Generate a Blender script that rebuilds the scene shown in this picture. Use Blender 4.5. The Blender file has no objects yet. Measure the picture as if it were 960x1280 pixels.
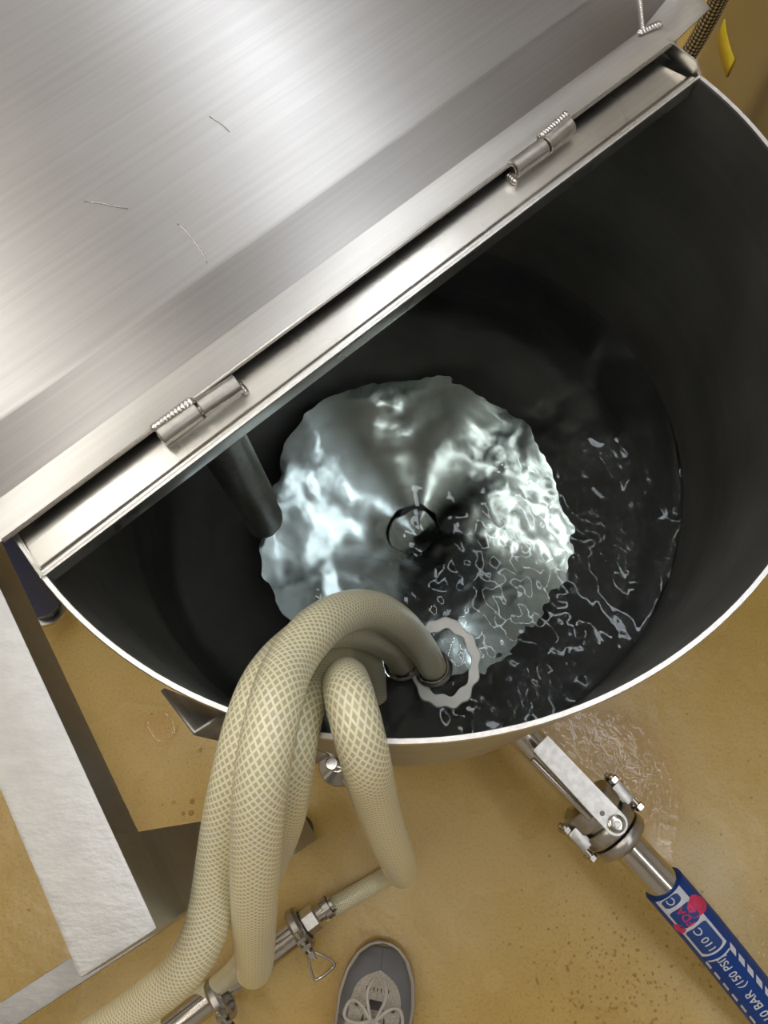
import bpy, bmesh, math, random
from mathutils import Vector, Matrix, noise
random.seed(7)
C = bpy.context.scene.collection
PI = math.pi

# ------------------------------------------------------------------ camera
F, NX, NY, CH = 1000.0, 518.4, 983.3, 1.28          # focal length in px, nadir, height above the floor
_d = Vector((NX-480, -(NY-640), -F)).normalized()
Wz = -_d
Wx = (Vector((1,0,0)) - Wz*Wz.x).normalized()
Wy = Wz.cross(Wx)
cam_d = bpy.data.cameras.new('camera'); cam = bpy.data.objects.new('camera', cam_d); C.objects.link(cam)
M = Matrix((Wx, Wy, Wz)).to_4x4(); M.translation = Vector((0,0,CH)); cam.matrix_world = M
cam_d.sensor_fit = 'VERTICAL'; cam_d.sensor_height = 32.0; cam_d.sensor_width = 24.0
cam_d.lens = F*32.0/1280.0; cam_d.clip_start = 0.01; cam_d.clip_end = 60
bpy.context.scene.camera = cam

def ray(px, py):
    D = Vector((px-480, -(py-640), -F))
    return Vector((D.dot(Wx), D.dot(Wy), D.dot(Wz)))
def at(px, py, z):
    """world point seen at photo pixel (px,py) lying at height z"""
    r = ray(px, py); s = (z-CH)/r.z
    return Vector((r.x*s, r.y*s, z))
def on_plane(px, py, p, n):
    r = ray(px, py); o = Vector((0,0,CH)); s = (p-o).dot(n)/r.dot(n)
    return o + r*s

# ------------------------------------------------------------------ world, exposure
w = bpy.data.worlds.new('world'); bpy.context.scene.world = w; w.use_nodes = True
w.node_tree.nodes['Background'].inputs[0].default_value = (0.9,0.93,1,1)
w.node_tree.nodes['Background'].inputs[1].default_value = 0.15
sc = bpy.context.scene
sc.view_settings.view_transform = 'Standard'; sc.view_settings.look = 'None'
sc.view_settings.exposure = 0.0; sc.view_settings.gamma = 1; sc.view_settings.use_curve_mapping = False
LS = 11.5                                            # strip light strength
ZC = 3.3                                             # ceiling height
def refl(px, py, z=0.503):
    """point of the ceiling mirrored at photo pixel by a horizontal surface at height z"""
    p = at(px, py, CH-((CH-z)+(ZC-z))); return (p.x, p.y)

# ------------------------------------------------------------------ materials
def mat(name):
    m = bpy.data.materials.new(name); m.use_nodes = True
    return m, m.node_tree, m.node_tree.nodes['Principled BSDF']
def N(nt, t, **k):
    n = nt.nodes.new(t)
    for a, b in k.items():
        if a.startswith('i_'):
            key = a[2:]; key = int(key) if key.isdigit() else key.replace('_',' ')
            n.inputs[key].default_value = b
        else: setattr(n, a, b)
    return n
def ramp(nt, fac, stops):
    r = nt.nodes.new('ShaderNodeValToRGB'); e = r.color_ramp.elements
    while len(e) < len(stops): e.new(0.5)
    for i, (p, c) in enumerate(stops):
        e[i].position = p; e[i].color = c if len(c) == 4 else (*c, 1)
    nt.links.new(fac, r.inputs[0]); return r
def g(v): return (v,v,v,1)

def steel(name, col=(0.62,0.60,0.57), rough=0.3, scale=(4,220,4), bump=0.15, aniso=0.0, blotch=0.08, coord='Object', scratch=0.0, rot=0):
    m, nt, p = mat(name); L = nt.links
    tc = N(nt,'ShaderNodeTexCoord'); mp = N(nt,'ShaderNodeMapping'); mp.inputs['Scale'].default_value = scale
    mp.inputs['Rotation'].default_value = (0,0,rot)
    L.new(tc.outputs[coord], mp.inputs[0])
    n1 = N(nt,'ShaderNodeTexNoise', i_Scale=1.0, i_Detail=5.0, i_Roughness=0.6); L.new(mp.outputs[0], n1.inputs[0])
    n2 = N(nt,'ShaderNodeTexNoise', i_Scale=9.0, i_Detail=4.0); L.new(tc.outputs[coord], n2.inputs[0])
    r1 = ramp(nt, n1.outputs[0], [(0.3,(col[0]*0.88,col[1]*0.88,col[2]*0.88)),(0.7,col)])
    r2 = ramp(nt, n2.outputs[0], [(0.35,g(1-blotch)),(0.65,g(1))])
    mx = N(nt,'ShaderNodeMix', data_type='RGBA', blend_type='MULTIPLY'); mx.inputs[0].default_value = 1
    L.new(r1.outputs[0], mx.inputs[6]); L.new(r2.outputs[0], mx.inputs[7]); L.new(mx.outputs[2], p.inputs['Base Color'])
    p.inputs['Metallic'].default_value = 1
    rr = N(nt,'ShaderNodeMapRange', i_3=rough*0.85, i_4=rough*1.2); L.new(n2.outputs[0], rr.inputs[0]); L.new(rr.outputs[0], p.inputs['Roughness'])
    h = n1.outputs[0]
    if scratch:
        v = N(nt,'ShaderNodeTexVoronoi', feature='DISTANCE_TO_EDGE', i_Scale=38.0)
        nw = N(nt,'ShaderNodeTexNoise', i_Scale=14.0, i_Detail=3.0); L.new(tc.outputs[coord], nw.inputs[0])
        va = N(nt,'ShaderNodeVectorMath', operation='MULTIPLY_ADD'); va.inputs[1].default_value=(0.25,)*3
        L.new(nw.outputs[1], va.inputs[0]); L.new(tc.outputs[coord], va.inputs[2]); L.new(va.outputs[0], v.inputs[0])
        rs = ramp(nt, v.outputs[0], [(0.0,g(1)),(0.035,g(0))])
        ad = N(nt,'ShaderNodeMath', operation='MULTIPLY_ADD'); ad.inputs[1].default_value = scratch
        L.new(rs.outputs[0], ad.inputs[0]); L.new(n1.outputs[0], ad.inputs[2]); h = ad.outputs[0]
    b = N(nt,'ShaderNodeBump', i_Strength=bump, i_Distance=0.0006); L.new(h, b.inputs['Height']); L.new(b.outputs[0], p.inputs['Normal'])
    if aniso:
        p.inputs['Anisotropic'].default_value = aniso
        t = N(nt,'ShaderNodeTangent', direction_type='UV_MAP'); t.uv_map = 'UVMap'; L.new(t.outputs[0], p.inputs['Tangent']); p.inputs['Anisotropic Rotation'].default_value = 0.25
    return m
def plain(name, col, rough=0.5, metal=0.0, **k):
    m, nt, p = mat(name)
    tc = N(nt,'ShaderNodeTexCoord'); n = N(nt,'ShaderNodeTexNoise', i_Scale=k.pop('scale',40.0), i_Detail=4.0)
    nt.links.new(tc.outputs['Object'], n.inputs[0]); v = k.pop('var',0.15)
    r = ramp(nt, n.outputs[0], [(0.3,tuple(c*(1-v) for c in col)),(0.7,col)])
    nt.links.new(r.outputs[0], p.inputs['Base Color'])
    p.inputs['Roughness'].default_value = rough; p.inputs['Metallic'].default_value = metal
    for a, b in k.items(): p.inputs[a].default_value = b
    return m

M_lid   = steel('lid_steel', (0.42,0.41,0.40), 0.35, (3,260,3), 0.08, aniso=0.6, blotch=0.03, coord='UV')
M_strip = steel('brushed_steel', (0.50,0.485,0.46), 0.30, (5,240,5), 0.12, coord='UV', blotch=0.12)
M_gut   = steel('gutter_steel', (0.82,0.80,0.75), 0.27, (8,200,8), 0.15, coord='UV', blotch=0.2)
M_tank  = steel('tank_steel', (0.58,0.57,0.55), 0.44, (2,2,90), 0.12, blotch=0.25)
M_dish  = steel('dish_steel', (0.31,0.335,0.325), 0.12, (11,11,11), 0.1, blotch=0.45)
M_edge  = plain('ground_edge', (0.80,0.79,0.77), 0.42, 1.0, scale=300, var=0.2)
M_worn  = steel('worn_steel', (0.50,0.50,0.50), 0.42, (70,130,70), 0.9, blotch=0.14)
M_pol   = plain('polished_steel', (0.62,0.60,0.57), 0.14, 1.0, scale=30, var=0.1)
M_cast  = plain('cast_steel', (0.55,0.53,0.50), 0.32, 1.0, scale=120, var=0.25)
M_weld  = plain('weld_bead', (0.78,0.76,0.74), 0.25, 1.0, scale=500, var=0.3)
M_dark  = plain('dark_steel', (0.10,0.095,0.09), 0.25, 1.0)
M_rub   = plain('black_rubber', (0.02,0.02,0.022), 0.5)

# floor
def floor_mat():
    m, nt, p = mat('floor_epoxy'); L = nt.links
    tc = N(nt,'ShaderNodeTexCoord')
    a = N(nt,'ShaderNodeTexNoise', i_Scale=3.2, i_Detail=4.0, i_Roughness=0.55); L.new(tc.outputs['Object'], a.inputs[0])
    b = N(nt,'ShaderNodeTexNoise', i_Scale=260.0, i_Detail=2.0); L.new(tc.outputs['Object'], b.inputs[0])
    r = ramp(nt, a.outputs[0], [(0.30,(0.46,0.30,0.080)),(0.5,(0.57,0.39,0.120)),(0.72,(0.62,0.45,0.18))])
    rb = ramp(nt, b.outputs[0], [(0.30,(0.86,0.84,0.80)),(0.5,g(1))])
    mx = N(nt,'ShaderNodeMix', data_type='RGBA', blend_type='MULTIPLY'); mx.inputs[0].default_value = 1
    L.new(r.outputs[0], mx.inputs[6]); L.new(rb.outputs[0], mx.inputs[7])
    # small dark specks of dirt
    v = N(nt,'ShaderNodeTexVoronoi', i_Scale=22.0); L.new(tc.outputs['Object'], v.inputs[0])
    rv = ramp(nt, v.outputs['Distance'], [(0.03,(0.45,0.38,0.28)),(0.06,g(1))])
    m2 = N(nt,'ShaderNodeMix', data_type='RGBA', blend_type='MULTIPLY'); m2.inputs[0].default_value = 0.7
    L.new(mx.outputs[2], m2.inputs[6]); L.new(rv.outputs[0], m2.inputs[7]); L.new(m2.outputs[2], p.inputs['Base Color'])
    c = N(nt,'ShaderNodeTexNoise', i_Scale=5.0, i_Detail=3.0); L.new(tc.outputs['Object'], c.inputs[0])
    rr = ramp(nt, c.outputs[0], [(0.35,g(0.16)),(0.65,g(0.36))]); L.new(rr.outputs[0], p.inputs['Roughness'])
    d = N(nt,'ShaderNodeTexNoise', i_Scale=38.0, i_Detail=3.0); L.new(tc.outputs['Object'], d.inputs[0])
    bp = N(nt,'ShaderNodeBump', i_Strength=0.25, i_Distance=0.003); L.new(d.outputs[0], bp.inputs['Height']); L.new(bp.outputs[0], p.inputs['Normal'])
    p.inputs['Specular IOR Level'].default_value = 0.4
    return m
M_floor = floor_mat()

# wet film on the floor and water drops: clear, only the gloss shows
def film_mat(name, bump, scale, tint=(0.92,0.86,0.72)):
    m = bpy.data.materials.new(name); m.use_nodes = True; nt = m.node_tree; nt.nodes.clear(); L = nt.links
    out = N(nt,'ShaderNodeOutputMaterial'); mix = N(nt,'ShaderNodeMixShader'); fr = N(nt,'ShaderNodeFresnel', i_IOR=1.33)
    tr = N(nt,'ShaderNodeBsdfTransparent'); tr.inputs[0].default_value = (*tint,1)
    gl = N(nt,'ShaderNodeBsdfGlossy'); gl.inputs['Roughness'].default_value = 0.03; gl.inputs[0].default_value = (1,1,1,1)
    tc = N(nt,'ShaderNodeTexCoord'); n = N(nt,'ShaderNodeTexNoise', i_Scale=scale, i_Detail=2.5, i_Distortion=0.6); L.new(tc.outputs['Object'], n.inputs[0])
    b = N(nt,'ShaderNodeBump', i_Strength=1.0, i_Distance=bump); L.new(n.outputs[0], b.inputs['Height'])
    L.new(b.outputs[0], gl.inputs['Normal']); L.new(b.outputs[0], fr.inputs['Normal'])
    L.new(fr.outputs[0], mix.inputs[0]); L.new(tr.outputs[0], mix.inputs[1]); L.new(gl.outputs[0], mix.inputs[2]); L.new(mix.outputs[0], out.inputs[0])
    return m
def water_mat():
    m = bpy.data.materials.new('tank_water'); m.use_nodes = True; nt = m.node_tree; nt.nodes.clear(); L = nt.links
    out = N(nt,'ShaderNodeOutputMaterial'); gl = N(nt,'ShaderNodeBsdfGlass', i_IOR=1.333, i_Roughness=0.0); gl.inputs[0].default_value = (0.86,0.91,0.92,1)
    tc = N(nt,'ShaderNodeTexCoord'); n = N(nt,'ShaderNodeTexNoise', i_Scale=38.0, i_Detail=1.5, i_Distortion=0.8); L.new(tc.outputs['Object'], n.inputs[0])
    b = N(nt,'ShaderNodeBump', i_Strength=0.6, i_Distance=0.0007); L.new(n.outputs[0], b.inputs['Height']); L.new(b.outputs[0], gl.inputs['Normal'])
    L.new(gl.outputs[0], out.inputs[0]); return m
M_water = water_mat()
M_film  = film_mat('floor_wet_film', 0.0009, 75.0, (1.0,0.99,0.96))
M_drop  = film_mat('water_drops', 0.0, 1.0, (0.95,0.93,0.88))

# braided hose
def hose_mat():
    m, nt, p = mat('braided_hose_pvc'); L = nt.links
    uv = N(nt,'ShaderNodeUVMap'); uv.uv_map = 'UVMap'
    sx = N(nt,'ShaderNodeSeparateXYZ'); L.new(uv.outputs[0], sx.inputs[0])   # x = turns around, y = metres along
    def M2(op, a, b=None, c=None):
        n = N(nt,'ShaderNodeMath', operation=op)
        for i, v in enumerate((a,b,c)):
            if v is None: continue
            if isinstance(v,(int,float)): n.inputs[i].default_value = v
            else: L.new(v, n.inputs[i])
        return n.outputs[0]
    U = M2('MULTIPLY', sx.outputs[0], 20.0); V = M2('MULTIPLY', sx.outputs[1], 225.0)
    def line(x):
        f = M2('FRACT', x); d = M2('ABSOLUTE', M2('SUBTRACT', f, 0.5))
        return N_mr(d)
    def N_mr(d):
        r = N(nt,'ShaderNodeMapRange', interpolation_type='SMOOTHSTEP', i_1=0.26, i_2=0.40); L.new(d, r.inputs[0]); return r.outputs[0]
    a = line(M2('ADD', U, V)); b = line(M2('SUBTRACT', U, V))
    k = M2('MAXIMUM', a, b)
    k2 = M2('MULTIPLY', k, 1.0)
    base = ramp(nt, k2, [(0.0,(0.52,0.475,0.30)),(1.0,(0.86,0.82,0.60))])
    L.new(base.outputs[0], p.inputs['Base Color'])
    p.inputs['Roughness'].default_value = 0.3
    p.inputs['Subsurface Weight'].default_value = 0.35; p.inputs['Subsurface Radius'].default_value = (1.0,0.8,0.35); p.inputs['Subsurface Scale'].default_value = 0.006
    p.inputs['Coat Weight'].default_value = 0.3; p.inputs['Coat Roughness'].default_value = 0.15
    bp = N(nt,'ShaderNodeBump', i_Strength=0.25, i_Distance=0.0006); L.new(k, bp.inputs['Height']); L.new(bp.outputs[0], p.inputs['Normal'])
    return m
M_hose = hose_mat()
M_blue = plain('blue_rubber', (0.012,0.062,0.30), 0.42, **{'Specular IOR Level':0.25}, scale=60, var=0.2)
M_white = plain('white_print', (0.72,0.74,0.80), 0.5, scale=200, var=0.12)
M_bluetab = plain('blue_print', (0.016,0.065,0.28), 0.42)
M_pink = plain('pink_paint', (0.80,0.05,0.16), 0.45, scale=90, var=0.3)
M_yel = plain('yellow_tape', (0.80,0.58,0.02), 0.4)
M_wall = plain('wall_panel', (0.66,0.64,0.60), 0.6, scale=2)
M_ceil = plain('ceiling_panel', (0.66,0.655,0.64), 0.8, scale=2)
M_white_pl = plain('white_plastic', (0.80,0.80,0.76), 0.35)

def emis(name, col, s):
    m = bpy.data.materials.new(name); m.use_nodes = True; nt = m.node_tree; nt.nodes.clear()
    o = N(nt,'ShaderNodeOutputMaterial'); e = N(nt,'ShaderNodeEmission'); e.inputs[0].default_value = (*col,1); e.inputs[1].default_value = s
    nt.links.new(e.outputs[0], o.inputs[0]); return m
M_lamp = emis('lamp_diffuser', (1.0,0.97,0.92), LS)
M_lampc = emis('lamp_diffuser_cool', (0.92,0.95,1.0), LS)
M_lampw = emis('lamp_diffuser_warm', (1.0,0.93,0.83), LS)

# ------------------------------------------------------------------ mesh helpers
def link(name, me, m, parent=None, smooth=True, mods=()):
    o = bpy.data.objects.new(name, me); C.objects.link(o)
    if m is not None: me.materials.append(m)
    if smooth:
        for p in me.polygons: p.use_smooth = True
    if parent is not None: o.parent = parent; o.matrix_parent_inverse = parent_inv(parent)
    return o
def parent_inv(p):
    m = Matrix.Translation(p.location) if p.parent is None else Matrix.Translation(p.location) @ Matrix.Identity(4)
    # parents here are pure translations at top level; their parts sit at the world origin of the parent
    q = p; t = Matrix.Identity(4)
    while q is not None:
        t = (q.matrix_parent_inverse.copy() @ q.matrix_basis) @ t if False else (q.matrix_parent_inverse @ q.matrix_basis) @ t
        q = q.parent
    return t.inverted()
def obj(name, bm, m, parent=None, smooth=True, sharp=35):
    me = bpy.data.meshes.new(name)
    bmesh.ops.recalc_face_normals(bm, faces=bm.faces)
    if smooth and sharp:
        for e in bm.edges:
            if len(e.link_faces) == 2 and e.calc_face_angle(0) > math.radians(sharp): e.smooth = False
    bm.to_mesh(me); bm.free()
    return link(name, me, m, parent, smooth)
def thing(name, label, cat, loc=(0,0,0), group=None):
    o = bpy.data.objects.new(name, None); C.objects.link(o); o.location = loc; o.empty_display_size = 0.05
    o['label'] = label; o['category'] = cat
    if group: o['group'] = group
    return o
def tag(o, label, cat, group=None, kind=None):
    o['label'] = label; o['category'] = cat
    if group: o['group'] = group
    if kind: o['kind'] = kind
    return o
def struct(o): o['kind'] = 'structure'; return o

def basis(axis, up=Vector((0,0,1))):
    z = axis.normalized()
    if abs(z.dot(up)) > 0.98: up = Vector((0,1,0))
    x = up.cross(z).normalized(); y = z.cross(x); return x, y, z
def box(bm, c, sx, sy, sz, X=Vector((1,0,0)), Y=Vector((0,1,0)), Z=Vector((0,0,1)), bev=0.0):
    t = bmesh.new(); bmesh.ops.create_cube(t, size=1)
    for v in t.verts:
        v.co = Vector((v.co.x*sx, v.co.y*sy, v.co.z*sz))
    if bev: bmesh.ops.bevel(t, geom=t.edges[:], offset=bev, segments=2, affect='EDGES', profile=0.7)
    merge(bm, t, Matrix((X,Y,Z)).transposed(), Vector(c))
def merge(bm, t, R=None, off=None):
    vs = {}
    for v in t.verts:
        co = v.co.copy()
        if R is not None: co = R @ co
        if off is not None: co = co + off
        vs[v] = bm.verts.new(co)
    for f in t.faces:
        try: bm.faces.new([vs[v] for v in f.verts])
        except ValueError: pass
    t.free()
def lathe(bm, prof, o, axis, n=40, up=Vector((0,0,1)), cap=True, a0=0, a1=2*PI):
    """prof: (radius, distance along axis)"""
    x, y, z = basis(axis, up); rings = []
    full = abs(a1-a0-2*PI) < 1e-6; cnt = n if full else n+1
    for r, h in prof:
        rings.append([bm.verts.new(o + z*h + (x*math.cos(a0+(a1-a0)*i/n) + y*math.sin(a0+(a1-a0)*i/n))*max(r,1e-5)) for i in range(cnt)])
    for a, b in zip(rings, rings[1:]):
        for i in range(n):
            j = (i+1) % cnt
            bm.faces.new((a[i], a[j], b[j], b[i]))
    if cap and full:
        for r in (rings[0], rings[-1]):
            bm.faces.new(r)
def cyl(bm, a, b, r, n=28, bev=None):
    L = (b-a).length; e = bev if bev is not None else min(r*0.15, L*0.2)
    lathe(bm, [(r-e,0),(r,e),(r,L-e),(r-e,L)], a, b-a, n)
def prism(bm, pts, h, O, X, Y, Z):
    """outline pts (x,y) extruded by h along Z from O"""
    a = [bm.verts.new(O+X*p[0]+Y*p[1]) for p in pts]; b = [bm.verts.new(O+X*p[0]+Y*p[1]+Z*h) for p in pts]
    n = len(pts)
    bm.faces.new(a[::-1]); bm.faces.new(b)
    for i in range(n): bm.faces.new((a[i], a[(i+1)%n], b[(i+1)%n], b[i]))

def spline(pts, step=0.004):
    P = [Vector(p) for p in pts]; P = [P[0]*2-P[1]] + P + [P[-1]*2-P[-2]]
    out = []
    for i in range(1, len(P)-2):
        p0,p1,p2,p3 = P[i-1:i+3]; n = max(2, int((p2-p1).length/step))
        for k in range(n):
            t = k/n; t2 = t*t; t3 = t2*t
            out.append(0.5*((2*p1)+(-p0+p2)*t+(2*p0-5*p1+4*p2-p3)*t2+(-p0+3*p1-3*p2+p3)*t3))
    out.append(P[-2]); return out
def smooth_path(p, it=6):
    p = [v.copy() for v in p]
    for _ in range(it):
        q = [p[0]] + [(p[i-1]+p[i]*2+p[i+1])/4 for i in range(1,len(p)-1)] + [p[-1]]; p = q
    return p
def frames(path, up=Vector((0,0,1))):
    T = [(path[min(i+1,len(path)-1)]-path[max(i-1,0)]).normalized() for i in range(len(path))]
    x = up.cross(T[0]); x = x.normalized() if x.length > 1e-3 else Vector((1,0,0)); X = []
    for t in T:
        x = (x - t*x.dot(t)).normalized(); X.append(x)
    return T, X
def tube(name, path, r, m, parent=None, n=28, hole=0.0, up=Vector((0,0,1)), rf=None):
    """swept tube with UVs: u = turns round, v = metres along"""
    T, X = frames(path, up); verts = []; faces = []; uvs = []
    L = [0.0]
    for a, b in zip(path, path[1:]): L.append(L[-1]+(b-a).length)
    for i, p in enumerate(path):
        y = T[i].cross(X[i]); rr = r*(rf(L[i]/L[-1]) if rf else 1)
        for k in range(n):
            a = 2*PI*k/n; verts.append(p + (X[i]*math.cos(a)+y*math.sin(a))*rr)
    for i in range(len(path)-1):
        for k in range(n):
            j = (k+1)%n
            faces.append((i*n+k, i*n+j, (i+1)*n+j, (i+1)*n+k))
            uvs += [(k/n,L[i]),((k+1)/n,L[i]),((k+1)/n,L[i+1]),(k/n,L[i+1])]
    for e, s in ((0,1),(len(path)-1,-1)):
        c = len(verts); verts.append(path[e] + T[e]*s*(r*0.3 if hole else 0))
        for k in range(n):
            j = (k+1)%n; f = (e*n+k, c, e*n+j) if s > 0 else (e*n+j, c, e*n+k)
            faces.append(f); uvs += [(0,0)]*3
    me = bpy.data.meshes.new(name); me.from_pydata(verts, [], faces); ul = me.uv_layers.new(name='UVMap')
    for i, q in enumerate(uvs): ul.data[i].uv = q
    me.update(); return link(name, me, m, parent)
def sheet(name, rows, m, parent=None, thick=0.002, uvs=None, bevel=0.0, smooth=True, mseg=3):
    """rows: lists of points with the same count; a bent sheet with UVs in metres along/across"""
    nr, nc = len(rows), len(rows[0]); verts = [p for r in rows for p in r]; faces = []; uv = []
    for i in range(nr-1):
        for j in range(nc-1):
            q = (i*nc+j, i*nc+j+1, (i+1)*nc+j+1, (i+1)*nc+j); faces.append(q)
            uv += [(uvs(verts[k]) if uvs else (0,0)) for k in q]
    me = bpy.data.meshes.new(name); me.from_pydata(verts, [], faces); ul = me.uv_layers.new(name='UVMap')
    for i, q in enumerate(uv): ul.data[i].uv = q
    o = link(name, me, m, parent, smooth)
    if bevel:
        b = o.modifiers.new('b','BEVEL'); b.width = bevel; b.segments = mseg; b.limit_method = 'ANGLE'; b.angle_limit = math.radians(12)
    if thick:
        s = o.modifiers.new('s','SOLIDIFY'); s.thickness = thick; s.offset = 0
    if bevel: o.modifiers.new('wn','WEIGHTED_NORMAL')
    return o

# ------------------------------------------------------------------ the room
ZL_ = ZC-0.40; Z_ = Vector((0,0,1))
def quad(name, pts, m):
    bm = bmesh.new(); bm.faces.new([bm.verts.new(p) for p in pts]); return struct(obj(name, bm, m, smooth=False))
X0, X1, Y0, Y1 = -3.2, 3.4, -2.6, 5.4
def slab(name, a, b, m):
    bm = bmesh.new(); c = (Vector(a)+Vector(b))/2; s = Vector(b)-Vector(a); box(bm, c, s.x, s.y, s.z); return struct(obj(name, bm, m, smooth=False))
slab('floor', (X0,Y0,-0.1), (X1,Y1,0), M_floor)
slab('ceiling', (X0,Y0,ZC), (X1,Y1,ZC+0.1), M_ceil)
slab('wall_left', (X0-0.1,Y0,0), (X0,Y1,ZC), M_wall)
slab('wall_right', (X1,Y0,0), (X1+0.1,Y1,ZC), M_wall)
slab('wall_back', (X0,Y1,0), (X1,Y1+0.1,ZC), M_wall)
slab('wall_front', (X0,Y0-0.1,0), (X1,Y0,ZC), M_wall)

def lamp(poly, m, label, group=None):
    """pendant strip light: diffuser glowing on all sides, slim housing, two suspension wires"""
    cx = sum(p[0] for p in poly)/len(poly); cy = sum(p[1] for p in poly)/len(poly)
    t = thing('ceiling_light', label, 'ceiling light', (cx,cy,ZC), group); E_ = (Vector((1,0,0)), Vector((0,1,0)), Vector((0,0,1)))
    b = bmesh.new(); prism(b, poly, 0.05, Vector((0,0,ZL_)), *E_); obj('diffuser', b, m, t, False)
    a_ = Vector((*poly[0],0)); d_ = Vector((*poly[3],0)); w_ = Vector((*poly[1],0))-a_
    q = [a_+w_*0.4, a_+w_*0.6, d_+w_*0.6, d_+w_*0.4]
    b = bmesh.new(); prism(b, [(p.x,p.y) for p in q], 0.04, Vector((0,0,ZL_+0.05)), *E_); obj('housing', b, M_white_pl, t, False)
    for k in (0.15,0.85):
        p = a_+w_*0.5+(d_-a_)*k; b = bmesh.new(); cyl(b, p+Z_*(ZL_+0.08), p+Z_*ZC, 0.003, 8); obj('suspension_wire', b, M_white_pl, t)
    return t
def lamp_px(pix, m, label, z=0.503): return lamp([refl(x,y,z) for x,y in pix], m, label)
LDIR = Vector((-0.55,0.835,0)); LSD = Vector((0.835,0.55,0))
for i in range(-4, 1):
    for k in range(-3, 4):
        c_ = Vector((0.1,0.6,0)) + LSD*(i*1.3+0.54) + LDIR*(k*2.3)
        if not (X0+0.8 < c_.x < X1-0.8 and Y0+1.05 < c_.y < Y1-1.05): continue
        q = [c_+LSD*a+LDIR*b for a,b in ((-0.06,-1.05),(0.06,-1.05),(0.06,1.05),(-0.06,1.05))]
        row = ('leftmost','second from left','third from left','fourth from left','fifth from left','sixth from left')[max(0,i+3)]
        lamp([(p.x,p.y) for p in q], M_lampw if i < -1 else (M_lampc if i == 0 else M_lamp), '%s pendant strip light overhead, %s' % (row, {-1:'end over the photographer',0:'middle of its row',1:'end beyond the lid',2:'far end'}[k]), 'ceiling strip lights')

# ------------------------------------------------------------------ the tank
ZR = 0.82; R = 0.627*0.46
D0 = 0.46
TC = Vector((-0.016*D0, 0.675*D0, 0))
A = at(50,722,ZR+0.002); B = at(875,95,ZR+0.002)
uh = (B-A).normalized(); vh = Vector((-uh.y, uh.x, 0))
if vh.y < 0: vh = -vh
dch = (A-TC).dot(vh)                                 # distance chord - axis
print('TANK', TC, R, 'chord', dch, (A-TC).length, (B-TC).length, 'len', (B-A).length)
Um = (A+B)/2
def S(u, v, z): return Vector((0,0,0)) + A*1 + uh*u + vh*v + Vector((0,0,z-A.z))
LU = (B-A).length
tank = thing('mixing_tank', 'open round stainless steel tank with hinged lid folded back', 'tank', (TC.x,TC.y,0))
bm = bmesh.new()
t_ = 0.003
zb = 0.30; DZ, DCONE, DTILT = 0.285, 10.0, 7.0
prof = [(R,ZR),(R,zb+0.03),(R-0.012,zb),(0.001,zb-0.100),(0.001,zb-0.096),(R-0.016,zb+0.004),(R-t_,zb+0.032),(R-t_,ZR)]
lathe(bm, prof, Vector((TC.x,TC.y,0)), Vector((0,0,1)), 128, cap=False)
obj('shell', bm, M_tank, tank, sharp=50)
bm = bmesh.new()  # dish added above the shell bottom, tilted and warped to mirror a bright patch
far = Vector((-0.30,0.954,0)); rings = []
for rr in (0.0,0.012,0.024,0.030,0.034,0.06,0.09,0.12,0.15,0.175,0.186):
    row = []
    for k in range(96):
        d_ = Vector((math.cos(2*PI*k/96), math.sin(2*PI*k/96), 0)); p = d_*max(rr,1e-4)*(1+0.09*noise.noise(d_*1.7+Vector((5,2,8)))*(1 if rr > 0.05 else 0))
        z = DZ + math.tan(math.radians(DCONE))*rr + math.tan(math.radians(DTILT))*p.dot(far) - (0.012 if rr < 0.032 else 0) + 0.0038*noise.noise(p*9+Vector((3,1,0)))*min(1,rr*20)
        row.append(bm.verts.new(Vector((TC.x+0.012,TC.y-0.012,z))+p))
    rings.append(row)
for a, b in zip(rings, rings[1:]):
    for k in range(96): bm.faces.new((a[k], a[(k+1)%96], b[(k+1)%96], b[k]))
bmesh.ops.remove_doubles(bm, verts=bm.verts, dist=0.0005)
obj('reflecting_dish', bm, M_dish, tank)
bm = bmesh.new()
lathe(bm, [(R-t_-0.0003,ZR-0.0005),(R-t_,ZR+0.0012),(R-0.0002,ZR+0.0014),(R+0.0006,ZR-0.0005),(R-t_-0.0003,ZR-0.0005)], Vector((TC.x,TC.y,0)), Vector((0,0,1)), 160, cap=False)
obj('rim', bm, M_edge, tank)['label'] = 'bright ground rim edge'

def uvS(p):
    q = p-A; return (q.dot(uh), q.dot(vh)+q.z)
# fixed cover with gutter: sheet running along the chord; front lip turned down, floor, back rises under the lid
def grow(sec, u0, u1, n=2): return [[S(u0(v)+(u1(v)-u0(v))*k/(n-1), v, z) for k in range(n)] for v, z in sec]
gut = [(0.0015,ZR-0.014),(0.0005,ZR+0.001),(0.003,ZR+0.002),(0.006,ZR-0.001),(0.045,ZR-0.001),(0.075,ZR+0.001)]
o = sheet('gutter', grow(gut, lambda v:0.002+v*0.1, lambda v:LU-0.004-v*0.25), M_gut, tank, 0.0016, uvS, 0.0015)
# bright worn edge along the lip
bm = bmesh.new(); box(bm, S(LU/2,0.0,ZR+0.0015), LU, 0.0022, 0.0022, uh, vh, Vector((0,0,1)), 0.0006); obj('gutter_lip', bm, M_edge, tank)
# rear cover (the fixed half under the lid)
bm = bmesh.new()
pts = []
v0 = dch+0.07
hw = math.sqrt(max(R*R-v0*v0,0)); aa = math.atan2(v0, hw)
for i in range(41):
    a = aa+(PI-2*aa)*i/40; pts.append((math.cos(a)*(R+0.001), math.sin(a)*(R+0.001)))
prism(bm, pts, 0.003, Vector((TC.x,TC.y,ZR+0.0016)), uh, vh, Vector((0,0,1)))
obj('rear_cover', bm, M_gut, tank, False)
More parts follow.
